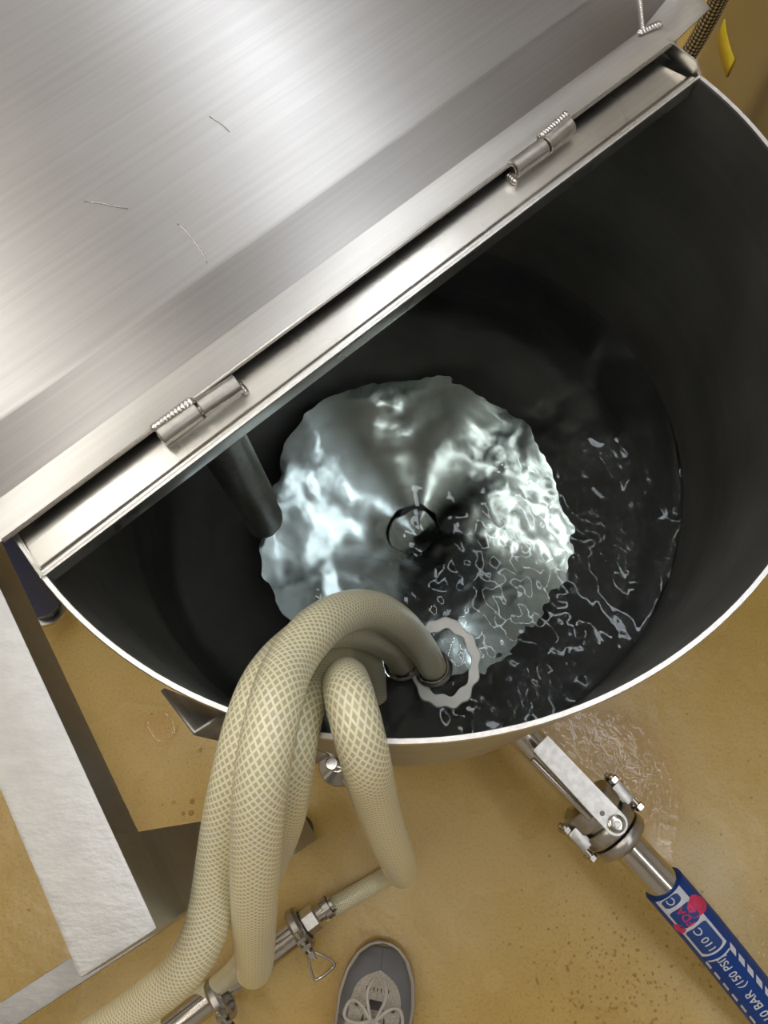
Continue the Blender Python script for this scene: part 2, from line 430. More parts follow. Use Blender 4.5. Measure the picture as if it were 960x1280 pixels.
# end plates of the gutter: small triangular fins standing on the ends
Z = Vector((0,0,1))
for s, u_, in ((1,LU-0.002),(-1,0.001)):
    bm = bmesh.new()
    prf = [(-0.001,-0.013),(-0.001,0.004),(0.006,0.011) if s>0 else (0.01,0.003),(0.035,0.012) if s>0 else (0.04,0.003),(0.072,0.006),(0.072,-0.002),(0.01,-0.013)]
    o_ = S(u_,0,ZR); prism(bm, prf, 0.0018, o_, vh, Z, uh)
    obj('end_plate', bm, M_gut, tank, False)

# --- lid, folded back: tilted plane through the hinge edge
AL = math.radians(14)
zf = ZR+0.011
pF = at(340,426,zf); nL = (Z*math.cos(AL) - vh*math.sin(AL)).normalized()
vL = (vh*math.cos(AL) + Z*math.sin(AL)).normalized()
DEP = 0.022
def LP(px, py, w=0.0): return on_plane(px, py, pF+nL*w, nL)
def LC(p): q = p-pF; return (q.dot(uh), q.dot(vL))
cL = LC(LP(-10,660)); cR = LC(LP(838,43)); print('LID', cL, cR)
v_front = (LC(LP(340,426))[1] + LC(LP(480,320))[1])/2
uL, uR = cL[0], cR[0]
fl_L = LC(LP(0,615)); fl_R = LC(LP(803,36)); cr = [LC(LP(150,418,-DEP)), LC(LP(480,183,-DEP))]
vfl = (LC(LP(270,426))[1]+LC(LP(480,272))[1])/2; vcr = (cr[0][1]+cr[1][1])/2
print('flange', v_front, vfl, vcr, fl_L, fl_R, LC(LP(888,12)))
def Lp(u, v, w=0): return pF + uh*u + vL*v + nL*w
ex = LC(LP(888,10))
uE = ex[0]; vE = max(ex[1], 0.004)
# outer, flange-inner and panel loops: right corner, flare, arc round the back, left flare, left corner
outer = [(uR, v_front), (uE, vE)]; inner = [(fl_R[0], vfl), (uE-0.004, vfl+0.012)]; uP = LC(LP(792,-45,-DEP))[0]; print('uP', uP)
pan = [(uP, vcr), (max(uP+0.004,uE-0.03), vcr+0.004)]
um = (uL+uR)/2; ha = (uE-um)
for i in range(1, 24):
    a = PI*i/24; e = 0.62
    cx = math.copysign(abs(math.cos(a))**e, math.cos(a)); sy = math.sin(a)**e
    outer.append((um+cx*ha, vE+sy*0.44)); inner.append((um+cx*(ha-0.006), vfl+0.012+sy*(0.40)))
    pan.append((um+cx*(ha-0.035), vcr+0.004+sy*0.355))
outer += [(2*um-uE, vE), (uL, v_front)]; inner += [(2*um-uE+0.004, vfl+0.012), (2*um-fl_R[0], vfl)]; pan += [(2*um-uE+0.03, vcr+0.004), (2*um-uP, vcr)]
n = len(outer); verts = []; uvl = []
for lp, w_ in ((outer,0.0),(inner,0.0),(pan,-DEP)):
    for u_, v_ in lp: verts.append(Lp(u_, v_, w_)); uvl.append((u_, v_))
faces = []
for k in range(2):
    for i in range(n):
        j = (i+1)%n; faces.append((k*n+i, k*n+j, (k+1)*n+j, (k+1)*n+i))
faces.append(tuple(range(2*n, 3*n)))
def lidpart(name, fs, m, bev=0.0, thick=0.002):
    used = sorted({i for f in fs for i in f}); mp = {a:b for b,a in enumerate(used)}
    me = bpy.data.meshes.new(name); me.from_pydata([verts[i] for i in used], [], [tuple(mp[i] for i in f) for f in fs])
    ul = me.uv_layers.new(name='UVMap')
    for lo in me.loops: ul.data[lo.index].uv = uvl[used[lo.vertex_index]]
    o = link(name, me, m, lid, True)
    if bev:
        b = o.modifiers.new('b','BEVEL'); b.width = bev; b.segments = 5; b.limit_method='ANGLE'; b.angle_limit = math.radians(15)
    s = o.modifiers.new('s','SOLIDIFY'); s.thickness = thick; s.offset = -1
    o.modifiers.new('wn','WEIGHTED_NORMAL')
    return o
lid = tank
lid = lidpart('lid', faces[n:], M_lid, 0.007)
lid.name = 'lid'
# flange strip: own part, thicker folded edge
fl = lidpart('lid_flange', faces[:n], M_strip, 0.0, 0.0028)
# raised seam line where flange meets the lid wall
def bar(name, pts, r, m, parent, n=8):
    return tube(name, [Vector(p) for p in pts], r, m, parent, n=n)
bar('flange_edge', [Lp(uL, v_front,-0.0012), Lp(uR, v_front,-0.0012)], 0.0016, M_edge, fl)
# corner weld
bm = bmesh.new()
def blob(bm, c, r, sq=(1,1,1)):
    t = bmesh.new(); bmesh.ops.create_icosphere(t, subdivisions=2, radius=r)
    for v in t.verts:
        k = 1+0.25*noise.noise(v.co*300+Vector(c)*50); v.co = Vector((v.co.x*sq[0]*k, v.co.y*sq[1]*k, v.co.z*sq[2]*k))
    merge(bm, t, None, Vector(c))
for i in range(7): blob(bm, Lp(fl_R[0]-0.003+i*0.0026, vfl-0.001-0.0006*i, 0.0003), 0.0032, (1,1,0.6))
for i in range(34): blob(bm, Lp(fl_R[0]+(uP-fl_R[0])*i/33, vfl+(vcr-vfl)*i/33, -DEP*i/33+0.0003), 0.0022)
obj('weld_bead', bm, M_weld, lid)
# scratches on the lid
def scratch(pix, w0, w1, m, r=0.00035):
    n_ = len(pix); P_ = [LP(x, y, w0+(w1-w0)*i/(n_-1))+nL*0.0003 for i, (x, y) in enumerate(pix)]
    tube('scratch', spline(P_, 0.004), r, m, lid, 6)
scratch([(222,280),(232,289),(242,302),(252,315),(259,329)], -DEP, -DEP, M_weld, 0.0005)
scratch([(105,252),(125,254),(142,258),(160,261)], -DEP, -DEP, M_weld); scratch([(262,146),(275,154),(287,165)], -DEP, -DEP, M_weld)
# --- hinges: knuckle on the lid, knuckle on the gutter, weld beads
def hinge(p0, pm, p1, lid_first, zc):
    a = at(*p0, zc); m_ = at(*pm, zc); b = at(*p1, zc)
    d = (b-a).normalized(); rr = 0.0066
    h = thing_part('hinge', tank)
    for k, (s, e) in enumerate(((a, m_-d*0.0007), (m_+d*0.0007, b))):
        bm = bmesh.new(); cyl(bm, s, e, rr, 32, 0.0008); obj('knuckle', bm, M_cast, h)
    bm = bmesh.new(); cyl(bm, a-d*0.0006, b+d*0.0006, 0.0035, 20, 0.0005); obj('pin', bm, M_pol, h)
    s, e = (a, m_) if lid_first else (m_, b)
    bm = bmesh.new(); nb = 11
    for i in range(nb): blob(bm, s+(e-s)*((i+0.5)/nb)+vh*0.0048+Z*0.0058, 0.0030, (1.0,1.0,0.8))
    obj('weld_bead', bm, M_weld, h)
    bm = bmesh.new(); q = b if lid_first else a
    for i in range(4): blob(bm, q+d*(0.001 if lid_first else -0.001)+vh*(0.002*(i-2))-Z*0.0068, 0.0024)
    obj('weld_tack', bm, M_weld, h)
def thing_part(name, parent):
    # a part whose own mesh is the hinge leaf
    bm = bmesh.new(); box(bm, Vector((0,0,0)), 0.004, 0.004, 0.001); me = bpy.data.meshes.new(name); bm.to_mesh(me); bm.free()
    return link(name, me, M_cast, parent)
def hinge_root(a, b, zc):
    bm = bmesh.new(); c = (a+b)/2; box(bm, c-Z*0.0075, (b-a).length*0.96, 0.008, 0.0035, uh, vh, Z, 0.0006)
    return obj('hinge', bm, M_cast, tank)
_tp = thing_part
for p0, pm, p1, lf in (((200,547),(249,512),(298,479),True), ((641,212),(681,183),(712,156),False)):
    zc = ZR+0.0085
    a = at(*p0, zc); b = at(*p1, zc); root = hinge_root(a, b, zc)
    thing_part = lambda nme, par, root=root: root
    hinge(p0, pm, p1, lf, zc)

# --- tank legs: folded angle legs with disc feet
zL = 0.765
l0, l1, l2 = at(203,862,zL), at(243,916,zL), at(278,893,zL)
foot = at(424,957,0.0)
lc = Vector(((l0.x+l2.x)/2, (l0.y+l2.y)/2, 0))
def tank_leg(rot):
    Rm = Matrix.Rotation(rot, 4, 'Z')
    def tr(p): q = p-Vector((TC.x,TC.y,0)); q = Rm @ q; return q+Vector((TC.x,TC.y,0))
    rows = [[tr(Vector((p.x,p.y,z))) for p in (l0,l1,l2)] for z in (0.10, zL)]
    o = sheet('leg', rows, M_tank, tank, 0.003, None, 0)
    bm = bmesh.new(); c = tr(Vector((foot.x,foot.y,0)))
    cyl(bm, c+Z*0.02, c+Z*0.12, 0.009); obj('foot_rod', bm, M_pol, o)
    bm = bmesh.new(); lathe(bm, [(0.030,0.0),(0.031,0.003),(0.029,0.010),(0.012,0.016),(0.010,0.03)], c, Z, 32); obj('foot', bm, M_pol, o)
print('LEG', l0, l1, l2, foot, lc)
for rdeg in (0, 120, 240): tank_leg(math.radians(rdeg))

# --- drop pipe into the water at the left, under the gutter
bm = bmesh.new(); pa = at(292,578,0.60)
cyl(bm, Vector((pa.x,pa.y,0.40)), Vector((pa.x,pa.y,0.79)), 0.022, 36); 
pp = obj('drop_pipe', bm, M_cast, tank)

# ------------------------------------------------------------------ water
ZW = 0.503
def chop(x, y):
    """how choppy the water is at a place (0 calm .. 1)"""
    c = 0.36
    for px, py, s, a in ((600,740,0.060,0.9),(820,650,0.05,0.9),(660,850,0.05,0.7),(520,850,0.05,0.5),(450,505,0.035,0.55),(560,500,0.03,0.45),(640,560,0.04,0.4),(345,610,0.04,0.6),(390,740,0.04,0.5),(690,650,0.05,0.6),(720,380,0.09,0.35)):
        q = at(px,py,ZW); d2 = (x-q.x)**2+(y-q.y)**2; c += a*math.exp(-d2/(2*s*s))
    return min(c, 1.2)
def water():
    n = 230; r = R-t_+0.0004; bm = bmesh.new(); grid = {}
    for i in range(n+1):
        for j in range(n+1):
            x = -r+2*r*i/n; y = -r+2*r*j/n
            if x*x+y*y <= (r+2.9*r/n)**2:
                l = math.hypot(x,y)
                if l > r: x *= r/l; y *= r/l
                X = x+TC.x; Y = y+TC.y; k = chop(X,Y)
                h = 0.0042*noise.noise(Vector((X*13,Y*13,1.3))) + k*0.0021*noise.noise(Vector((X*42,Y*42,5.0))) + k*k*0.0007*noise.noise(Vector((X*105,Y*105,9.0)))
                h += 0.0030*math.exp(-max(0,r-l)/0.005)
                grid[i,j] = bm.verts.new((X,Y,ZW+h))
    for i in range(n):
        for j in range(n):
            q = [grid.get(k) for k in ((i,j),(i+1,j),(i+1,j+1),(i,j+1))]
            if all(q): bm.faces.new(q)
    bmesh.ops.remove_doubles(bm, verts=bm.verts, dist=0.0002)
    return obj('water', bm, M_water, None, True, None)
tag(water(), 'dark choppy water filling the open steel tank', 'water')

# white ring added in place of the bright scalloped reflection round the hose end
bm = bmesh.new(); q = at(556,828,ZW+0.0012)
ri = []
for i in range(96):
    a = 2*PI*i/96; sc_ = 1+0.03*math.sin(13*a)+0.10*noise.noise(Vector((math.cos(a)*2,math.sin(a)*2,3)))
    row = []
    for rr, hh in ((0.0265,0),(0.027,0.0022),(0.0355,0.0022),(0.0365,0)):
        k = rr*(sc_ if rr > 0.03 else 1+0.05*math.sin(9*a+1)); row.append(bm.verts.new(q+Vector((k*0.92*math.cos(a), k*1.18*math.sin(a), hh))))
    ri.append(row)
for i in range(96):
    a, b = ri[i], ri[(i+1)%96]
    for k in range(4): bm.faces.new((a[k], a[(k+1)%4], b[(k+1)%4], b[k]))
tag(obj('reflection_ring', bm, M_white_pl), 'white scalloped ring standing in for a bright reflection on the water around the hose end', 'ring')

# ------------------------------------------------------------------ braided hoses
HR = 0.0135
HOSES = {
 'T': ([(545,842,.495),(532,818,.53),(510,790,.59),(480,768,.65),(445,763,.71),(402,782,.79),(362,830,.84),(342,890,.872),(328,960,.866),(321,1040,.828),(318,1110,.77),(318,1165,.71),(318,1200,.655),(317,1212,.59),(315,1206,.50),(311,1198,.38),(305,1200,.25),(290,1217,.12),(262,1238,.04),(215,1268,.02),(140,1310,.016)],
   'uppermost cream braided hose arching from the steel-ended outlet over the rim'),
 'L': ([(505,832,.50),(492,812,.55),(470,796,.62),(435,785,.69),(395,790,.76),(352,825,.815),(322,870,.85),(300,950,.862),(282,1030,.84),(269,1110,.80),(257,1165,.765),(232,1212,.73),(180,1255,.68),(110,1300,.62),(20,1350,.52),(-60,1400,.4)],
   'leftmost cream braided hose, bending away at the bottom left'),
 'H': ([(466,872,.50),(464,845,.56),(454,820,.64),(432,812,.72),(412,830,.79),(396,868,.835),(380,925,.846),(365,985,.815),(351,1035,.75),(338,1072,.67),(329,1105,.57),(323,1132,.45),(320,1155,.32),(319,1175,.18),(317,1188,.07),(308,1200,.018),(296,1212,.016)],
   'cream braided hose half hidden between its two neighbours behind the uppermost hose'),
 'R': ([(452,885,.50),(449,868,.58),(440,852,.66),(433,846,.75),(434,852,.82),(443,884,.85),(456,930,.835),(468,985,.78),(480,1030,.725),(494,1068,.65),(502,1088,.54),(504,1092,.40),(502,1090,.22),(495,1089,.08),(476,1100,.022),(440,1120,.018),(404,1141,.020)],
   'rightmost cream braided hose dropping to the floor and turning to the hex fitting'),
}
PATH = {k: smooth_path(spline([at(*q) for q in v[0]], 0.008), 6) for k, v in HOSES.items()}
eye = Vector((0,0,CH)); DD = 2*HR+0.0004
front = {('T','L'):1, ('T','H'):1, ('L','H'):1, ('R','H'):0, ('T','R'):0, ('L','R'):0}
def limit(p):
    """keep a hose centre clear of the rim edge"""
    q = Vector((p.x-TC.x, p.y-TC.y, 0)); rr = q.length; dz = p.z-ZR; dr = rr-R+0.0015
    if dz > 0 or abs(dr) < HR+0.004:
        d = math.hypot(dr, max(dz,0)) if dz > 0 else abs(dr)
        if d < HR+0.0035:
            k = HR+0.0035-d
            if dz > 0: n_ = (q.normalized()*dr + Vector((0,0,dz))).normalized()
            else: n_ = q.normalized()*(1 if dr > 0 else -1)
            p += n_*k
P0 = {k: [p.copy() for p in v] for k, v in PATH.items()}
for it in range(90):
    for (a, b), mode in front.items():
        A_, B_ = PATH[a], PATH[b]
        for i_ in range(1, len(A_)-1):
            p = A_[i_]
            if p.z < 0.04: continue
            jn = min(range(len(B_)), key=lambda k: (B_[k]-p).length_squared); q = B_[jn]; d = (p-q).length
            if d < DD and 0 < jn < len(B_)-1:
                e = (DD-d)*0.5
                if mode:
                    u1 = (eye-p).normalized(); A_[i_] = p+u1*e*0.5; B_[jn] = q-(eye-q).normalized()*e*0.5
                else:
                    sg_ = 1 if (eye-p).length < (eye-q).length else -1; A_[i_] = p+(eye-p).normalized()*e*0.5*sg_; B_[jn] = q-(eye-q).normalized()*e*0.5*sg_
    for k, A_ in PATH.items():
        for i_ in range(1, len(A_)-1): limit(A_[i_])
        D_ = smooth_path([x-y for x, y in zip(A_, P0[k])], 2 if it < 85 else 1)
        PATH[k] = [x+y for x, y in zip(P0[k], D_)]
HO = {}
for k, (pp_, label) in HOSES.items():
    p = smooth_path(spline(PATH[k], 0.004), 2); PATH[k] = p
    o = tube('braided_hose', p, HR, M_hose, None, 32); tag(o, label, 'hose', 'cream braided hoses hung over the tank rim'); HO[k] = o
hT, hL, hH, hR = (HO[k] for k in 'TLHR'); pT, pL, pH, pR = (PATH[k] for k in 'TLHR')
# chrome ferrule at the end of the uppermost hose
def ferrule(p, d, r, name, parent, L=0.014):
    bm = bmesh.new(); lathe(bm, [(r*0.86,0),(r*1.12,0.0),(r*1.22,0.002),(r*1.12,0.004),(r*1.06,0.005),(r*1.06,L-0.002),(r*1.0,L)], p, d, 36, cap=False)
    s = obj(name, bm, M_pol, parent); return s
kT = next(i for i, p in enumerate(pT) if p.z > ZW+0.004); kL = next(i for i, p in enumerate(pL) if p.z > ZW+0.003)
ferrule(pT[kT], (pT[kT+3]-pT[kT]), HR*1.12, 'steel_ferrule', hT, 0.012)['label'] = 'shiny steel ferrule'
ferrule(pL[kL], (pL[kL+3]-pL[kL]), HR*1.08, 'steel_ferrule', hL, 0.008)['label'] = 'shiny steel ferrule'

# ------------------------------------------------------------------ square tube frame at the left
ZT = 0.81; TW = 0.050
e1 = at(197,1161,ZT); e0 = at(20,777,ZT); k1 = at(101,1228,ZT)
bd = (e0-e1).normalized(); bn = Vector((-bd.y, bd.x, 0))
if (k1-e1).dot(bn) < 0: bn = -bn
wT = (k1-e1).dot(bn); print('BEAM w', wT, 'dir', bd, 'tilt', (k1-e1).normalized().dot(bn))
frame = thing('workbench_frame', 'scratched square-tube steel frame beside the tank at the lower left', 'bench frame', (e1.x,e1.y,0))
BL, BW = 1.0, 0.62
def beam(name, a, b, w_, h_, m=M_worn, parent=frame):
    bm = bmesh.new(); d = b-a; x = d.normalized(); y = Z.cross(x).normalized()
    box(bm, (a+b)/2, d.length, w_, h_, x, y, x.cross(y), 0.003); return obj(name, bm, m, parent, sharp=60)
def Bp(a, b, z): return Vector((e1.x,e1.y,0)) + bd*a + bn*b + Z*z
hb = 0.042
M_wornb = M_worn
beam('top_rail', Bp(0, wT/2, ZT-hb/2), Bp(BL, wT/2, ZT-hb/2), wT, hb)
beam('top_rail', Bp(0, BW-wT/2, ZT-hb/2), Bp(BL, BW-wT/2, ZT-hb/2), wT, hb)
beam('cross_rail', Bp(BL-wT/2, wT, ZT-hb/2), Bp(BL-wT/2, BW-wT, ZT-hb/2), wT, hb)
for a_ in (0.028, BL-0.028):
    for b_ in (wT/2, BW-wT/2):
        p = Bp(a_, b_, 0); bm = bmesh.new(); box(bm, p+Z*(0.055+(ZT-hb-0.055)/2), 0.054, wT-0.002, ZT-hb-0.055, bd, bn, Z, 0.0025)
        lg = obj('leg', bm, M_tank, frame, sharp=60)
        bm = bmesh.new(); lathe(bm, [(0.019,0.0),(0.020,0.003),(0.018,0.024),(0.010,0.028),(0.008,0.06)], p, Z, 24); obj('foot', bm, M_rub, lg)['label'] = 'black rubber foot'
ll = Bp(0.028, wT/2, 0.10); lr = at(90,1226,0.12); print('crossbar', ll, lr, (lr-ll).normalized().dot(bn))
beam('low_rail', Bp(0.028, wT, 0.115), Bp(0.028, BW-wT, 0.115), 0.034, 0.034)
beam('low_rail', Bp(0.05, BW-wT/2, 0.115), Bp(BL-0.05, BW-wT/2, 0.115), 0.034, 0.034)

# ------------------------------------------------------------------ valve and blue hose, lower right
def clamp(parent_or_none, c, axis, r, wing=None, label=None, name='pipe_clamp', cat='clamp', svd=None):
    """sanitary clamp: two-part ring, bolt and triangular wing nut"""
    x, y, z = basis(axis)
    if wing is not None:
        wv = (wing-z*wing.dot(z)).normalized()
    else: wv = x
    sv = z.cross(wv)
    if svd is not None and sv.dot(svd) < 0: sv = -sv
    t = thing(name, label, cat, tuple(c)) if parent_or_none is None else None
    P_ = t if t is not None else parent_or_none
    bm = bmesh.new(); lathe(bm, [(r,-0.008),(r+0.006,-0.008),(r+0.009,-0.004),(r+0.009,0.004),(r+0.006,0.008),(r,0.008),(r,-0.008)], Vector(c), z, 44, cap=False)
    rg = obj('clamp_ring', bm, M_cast, P_)
    # lug ears
    for s in (-1,1):
        bm = bmesh.new(); box(bm, Vector(c)+wv*(r+0.012)+sv*s*0.006, 0.014, 0.006, 0.014, wv, sv, z, 0.0015); obj('lug', bm, M_cast, rg)
    bm = bmesh.new(); c2 = Vector(c)+wv*(r+0.015); cyl(bm, c2-sv*0.018, c2+sv*0.030, 0.0032, 16); obj('bolt', bm, M_pol, rg)
    # wing nut: triangular loop
    tip = c2+sv*0.018
    a = tip; b = tip+sv*0.028+z*0.013; d = tip+sv*0.028-z*0.013
    bm = bmesh.new(); lathe(bm, [(0.0032,0),(0.0065,0),(0.0065,0.009),(0.0032,0.009)], tip-sv*0.004, sv, 16); obj('nut', bm, M_pol, rg)
    pth = [a-z*0.004, b-z*0.002, b-z*0.006, d+z*0.006, d+z*0.002, a+z*0.004]
    tube('wing_nut', smooth_path(spline([a-z*0.004, a+sv*0.015-z*0.011, d-z*0.004+sv*0.006, d+z*0.004+sv*0.010, b-z*0.004+sv*0.010, b+z*0.004+sv*0.006, a+sv*0.015+z*0.011, a+z*0.004], 0.002),2), 0.0022, M_pol, rg, 10)
    return P_
va = at(658,922,0.17); vb = at(832,1108,0.14); ax = (vb-va).normalized(); axx, axy, _ = basis(ax)
VL = (vb-va).length; print('VALVE', va, vb, VL)
val = thing('butterfly_valve', 'steel butterfly valve with flat lever handle on the tank outlet', 'valve', (va.x,va.y,0.1))
side = ax.cross(Z).normalized(); upv = side.cross(ax).normalized()
def V(s, a=0, b=0): return va + ax*s + side*a + upv*b
bm = bmesh.new(); lathe(bm, [(0.021,-0.13),(0.021,0.10),(0.0235,0.102)], va, ax, 36); obj('outlet_pipe', bm, M_pol, val)
sb = (at(768,1020,0.19)-va).dot(ax); print('sb', sb)
bm = bmesh.new(); lathe(bm, [(0.024,sb-0.030),(0.036,sb-0.030),(0.038,sb-0.027),(0.038,sb-0.006),(0.036,sb-0.003),(0.030,sb-0.002),(0.030,sb+0.002),(0.036,sb+0.003),(0.038,sb+0.006),(0.038,sb+0.02),(0.036,sb+0.023),(0.024,sb+0.023)], va, ax, 44); body = obj('valve_body', bm, M_cast, val)
for s in (-1,1):
    bm = bmesh.new(); 
    box(bm, V(sb-0.004, s*0.040, 0.0), 0.030, 0.018, 0.030, ax, side, upv, 0.005); obj('lug', bm, M_cast, body)
    for dz in (-0.009,0.009):
        bm = bmesh.new(); cyl(bm, V(sb-0.030, s*0.045, dz), V(sb+0.024, s*0.045, dz), 0.0036, 16); obj('bolt', bm, M_pol, body)
        for e in (-0.026,0.020):
            bm = bmesh.new(); lathe(bm, [(0.0068,0),(0.0068,0.006)], V(sb+e, s*0.045, dz), ax, 6); obj('nut', bm, M_pol, body, False)
bm = bmesh.new(); cyl(bm, V(sb,0,0.03), V(sb,0,0.058), 0.010, 24); obj('stem', bm, M_pol, body)
# lever handle: flat bar with folded side, round head with screw
h0 = -0.010+sb-(at(768,1020,0.2)-at(683,925,0.2)).length
bm = bmesh.new()
pts = [(h0,-0.013),(h0,0.013),(sb,0.0145)] + [(sb+0.0145*math.sin(a), 0.0145*math.cos(a)) for a in [PI*i/12 for i in range(1,12)]] + [(sb,-0.0145)]
prism(bm, pts, 0.003, va+upv*0.058, ax, side, upv); hd = obj('handle', bm, M_cast, val, False)
bm = bmesh.new(); box(bm, V((h0+sb)/2-0.006,0.0125,0.051), (sb-h0)*0.82, 0.0025, 0.016, ax, side, upv, 0.0008); obj('handle_fold', bm, M_cast, hd)
bm = bmesh.new(); cyl(bm, V(h0+0.01,0.019,0.040), V(sb-0.02,0.016,0.040), 0.0045, 16); obj('trigger_rod', bm, M_pol, hd)
bm = bmesh.new(); lathe(bm, [(0.011,0),(0.011,0.003),(0.009,0.0042),(0.0045,0.0042),(0.004,0.0025)], V(sb,0,0.061), upv, 32); obj('washer', bm, M_pol, hd)
bm = bmesh.new(); lathe(bm, [(0.004,0),(0.004,0.004)], V(sb,0,0.0615), upv, 6); obj('screw', bm, M_cast, hd, False)
bm = bmesh.new(); cyl(bm, V(sb-0.020,0.004,0.0605), V(sb-0.020,0.004,0.0614), 0.0032, 16); obj('slot', bm, M_dark, hd)
# clamp behind the valve
bm = bmesh.new(); lathe(bm, [(0.023,sb+0.026),(0.037,sb+0.026),(0.0385,sb+0.029),(0.0385,sb+0.037),(0.036,sb+0.041),(0.023,sb+0.042)], va, ax, 44); obj('clamp_ring', bm, M_cast, val)
# hose tail
bh = thing('blue_hose', 'blue rubber hose with white printed lettering running from the valve', 'hose', (vb.x,vb.y,0))
bm = bmesh.new(); lathe(bm, [(0.026,sb+0.040),(0.026,sb+0.044),(0.0225,sb+0.048),(0.0225,VL+0.02)], va, ax, 40); obj('hose_tail', bm, M_pol, bh)['label'] = 'polished steel hose tail'
BR = 0.0275
bpth = smooth_path(spline([V(VL-0.004), at(868,1150,0.125), at(905,1195,0.10), at(945,1245,0.075), at(1000,1315,0.045), at(1100,1440,0.03), at(1250,1560,0.028)], 0.003), 20)
bt = tube('hose_body', bpth, BR, M_blue, bh, 40)
# lettering wrapped on the hose
T_, X_ = frames(bpth)
Lc = [0.0]
for a_, b_ in zip(bpth, bpth[1:]): Lc.append(Lc[-1]+(b_-a_).length)
def on_hose(s, ang, lift=0.0006):
    """point at s metres along, ang radians round (0 = left-hand side seen from the valve, up = pi/2)"""
    i = max(0, min(len(Lc)-2, next((k for k in range(len(Lc)-1) if Lc[k+1] >= s), len(Lc)-2)))
    f = (s-Lc[i])/(Lc[i+1]-Lc[i]); p = bpth[i].lerp(bpth[i+1], f); t = T_[i]; x = t.cross(Z).normalized(); y = x.cross(t)
    return p + (x*math.cos(ang)+y*math.sin(ang))*(BR+lift)
# side: x = t cross Z points to the right-hand side looking along; lower-left of the photo is +x or -x
tst = on_hose(0.05, 0.0)-on_hose(0.05, PI); tow = at(830,1180,0.1)-at(860,1140,0.1)
sgn = 1 if tst.dot(tow) > 0 else -1                  # +1: angle 0 faces lower-left
def HA(c): return PI/2 - sgn*c                       # c = radians from the top toward the lower-left edge
def patch(bm, s0, s1, c0, c1, skew=0.0, lift=0.0006, n=6):
    g_ = [[bm.verts.new(on_hose(s0+(s1-s0)*i/3+skew*(j/n), HA(c0+(c1-c0)*j/n), lift)) for j in range(n+1)] for i in range(4)]
    for i in range(3):
        for j in range(n): bm.faces.new((g_[i][j], g_[i+1][j], g_[i+1][j+1], g_[i][j+1]))
bm = bmesh.new()
s = 0.096
while s < 0.42:
    patch(bm, s, s+0.0135, -0.48, -0.24, 0.005); patch(bm, s+0.003, s+0.0150, 1.02, 1.18, 0.004); s += 0.0195
patch(bm, 0.001, 0.091, -0.36, 1.08, 0, 0.0005, 10)
patch(bm, 0.0985, 0.101, -0.24, 0.95, 0, 0.0005, 8)
obj('white_band', bm, M_white, bt)['label'] = 'white printed band with dashed edges'
bm = bmesh.new()
def rtab(bm, s0, s1, c0, c1, lift):
    n = 10
    cols = []
    for j in range(n+1):
        f = j/n; c = c0+(c1-c0)*f; e = 0.003*max(0,(abs(f-0.5)*2)**5)
        cols.append([bm.verts.new(on_hose(s0+e+(s1-s0-2*e)*i/4, HA(c), lift)) for i in range(5)])
    for j in range(n):
        for i in range(4): bm.faces.new((cols[j][i], cols[j][i+1], cols[j+1][i+1], cols[j+1][i]))
rtab(bm, 0.002, 0.015, -0.05, 0.85, 0.0009); rtab(bm, 0.020, 0.046, -0.22, 0.92, 0.0009); rtab(bm, 0.050, 0.088, -0.22, 0.92, 0.0009)
obj('blue_tab', bm, M_bluetab, bt)
def hose_text(s_mid, c_mid, txt, size, m, lift=0.0014, name='lettering', parent=bt):
    cu = bpy.data.curves.new('t','FONT'); cu.body = txt; cu.size = size; cu.align_x = 'CENTER'; cu.align_y = 'CENTER'; cu.resolution_u = 3; cu.offset = size*0.012
    to = bpy.data.objects.new('t', cu); C.objects.link(to); bpy.context.view_layer.update()
    me = bpy.data.meshes.new_from_object(to.evaluated_get(bpy.context.evaluated_depsgraph_get()))
    bpy.data.objects.remove(to)
    tb = bmesh.new(); tb.from_mesh(me); bmesh.ops.triangulate(tb, faces=tb.faces); bmesh.ops.subdivide_edges(tb, edges=tb.edges, cuts=2, use_grid_fill=True); tb.to_mesh(me); tb.free()
    for v in me.vertices:                            # reading direction runs back toward the valve, letter tops to the lower left
        v.co = on_hose(s_mid - v.co.x, HA(c_mid + v.co.y/BR), lift)
    me.name = name; return link(name, me, m, parent, False)
hose_text(0.008, 0.4, 'C', 0.014, M_white); hose_text(0.033, 0.35, 'FDA', 0.0140, M_pink); hose_text(0.069, 0.35, '110 C', 0.0142, M_white)
hose_text(0.125, 0.35, '(150 PSI)', 0.0152, M_white); hose_text(0.185, 0.35, '10 BAR', 0.0158, M_white)
hose_text(0.236, 0.35, '3/4"', 0.0155, M_white)
bm = bmesh.new()
def splash(bm, s, c, r, lift, sd):
    ce = bm.verts.new(on_hose(s, HA(c), lift)); rg = []
    for i in range(22):
        a = 2*PI*i/22; k = r*(1+0.3*noise.noise(Vector((math.cos(a)*1.5+sd, math.sin(a)*1.5, sd)))); rg.append(bm.verts.new(on_hose(s+k*math.cos(a), HA(c+k*math.sin(a)/BR), lift)))
    for i in range(22): bm.faces.new((ce, rg[i], rg[(i+1)%22]))
splash(bm, 0.034, -0.36, 0.0125, 0.0010, 1); splash(bm, 0.040, -0.66, 0.009, 0.0010, 4); splash(bm, 0.030, -0.12, 0.006, 0.0010, 2); splash(bm, 0.044, 1.02, 0.0075, 0.0010, 7)
obj('pink_smear', bm, M_pink, bt)['label'] = 'pink paint smear'

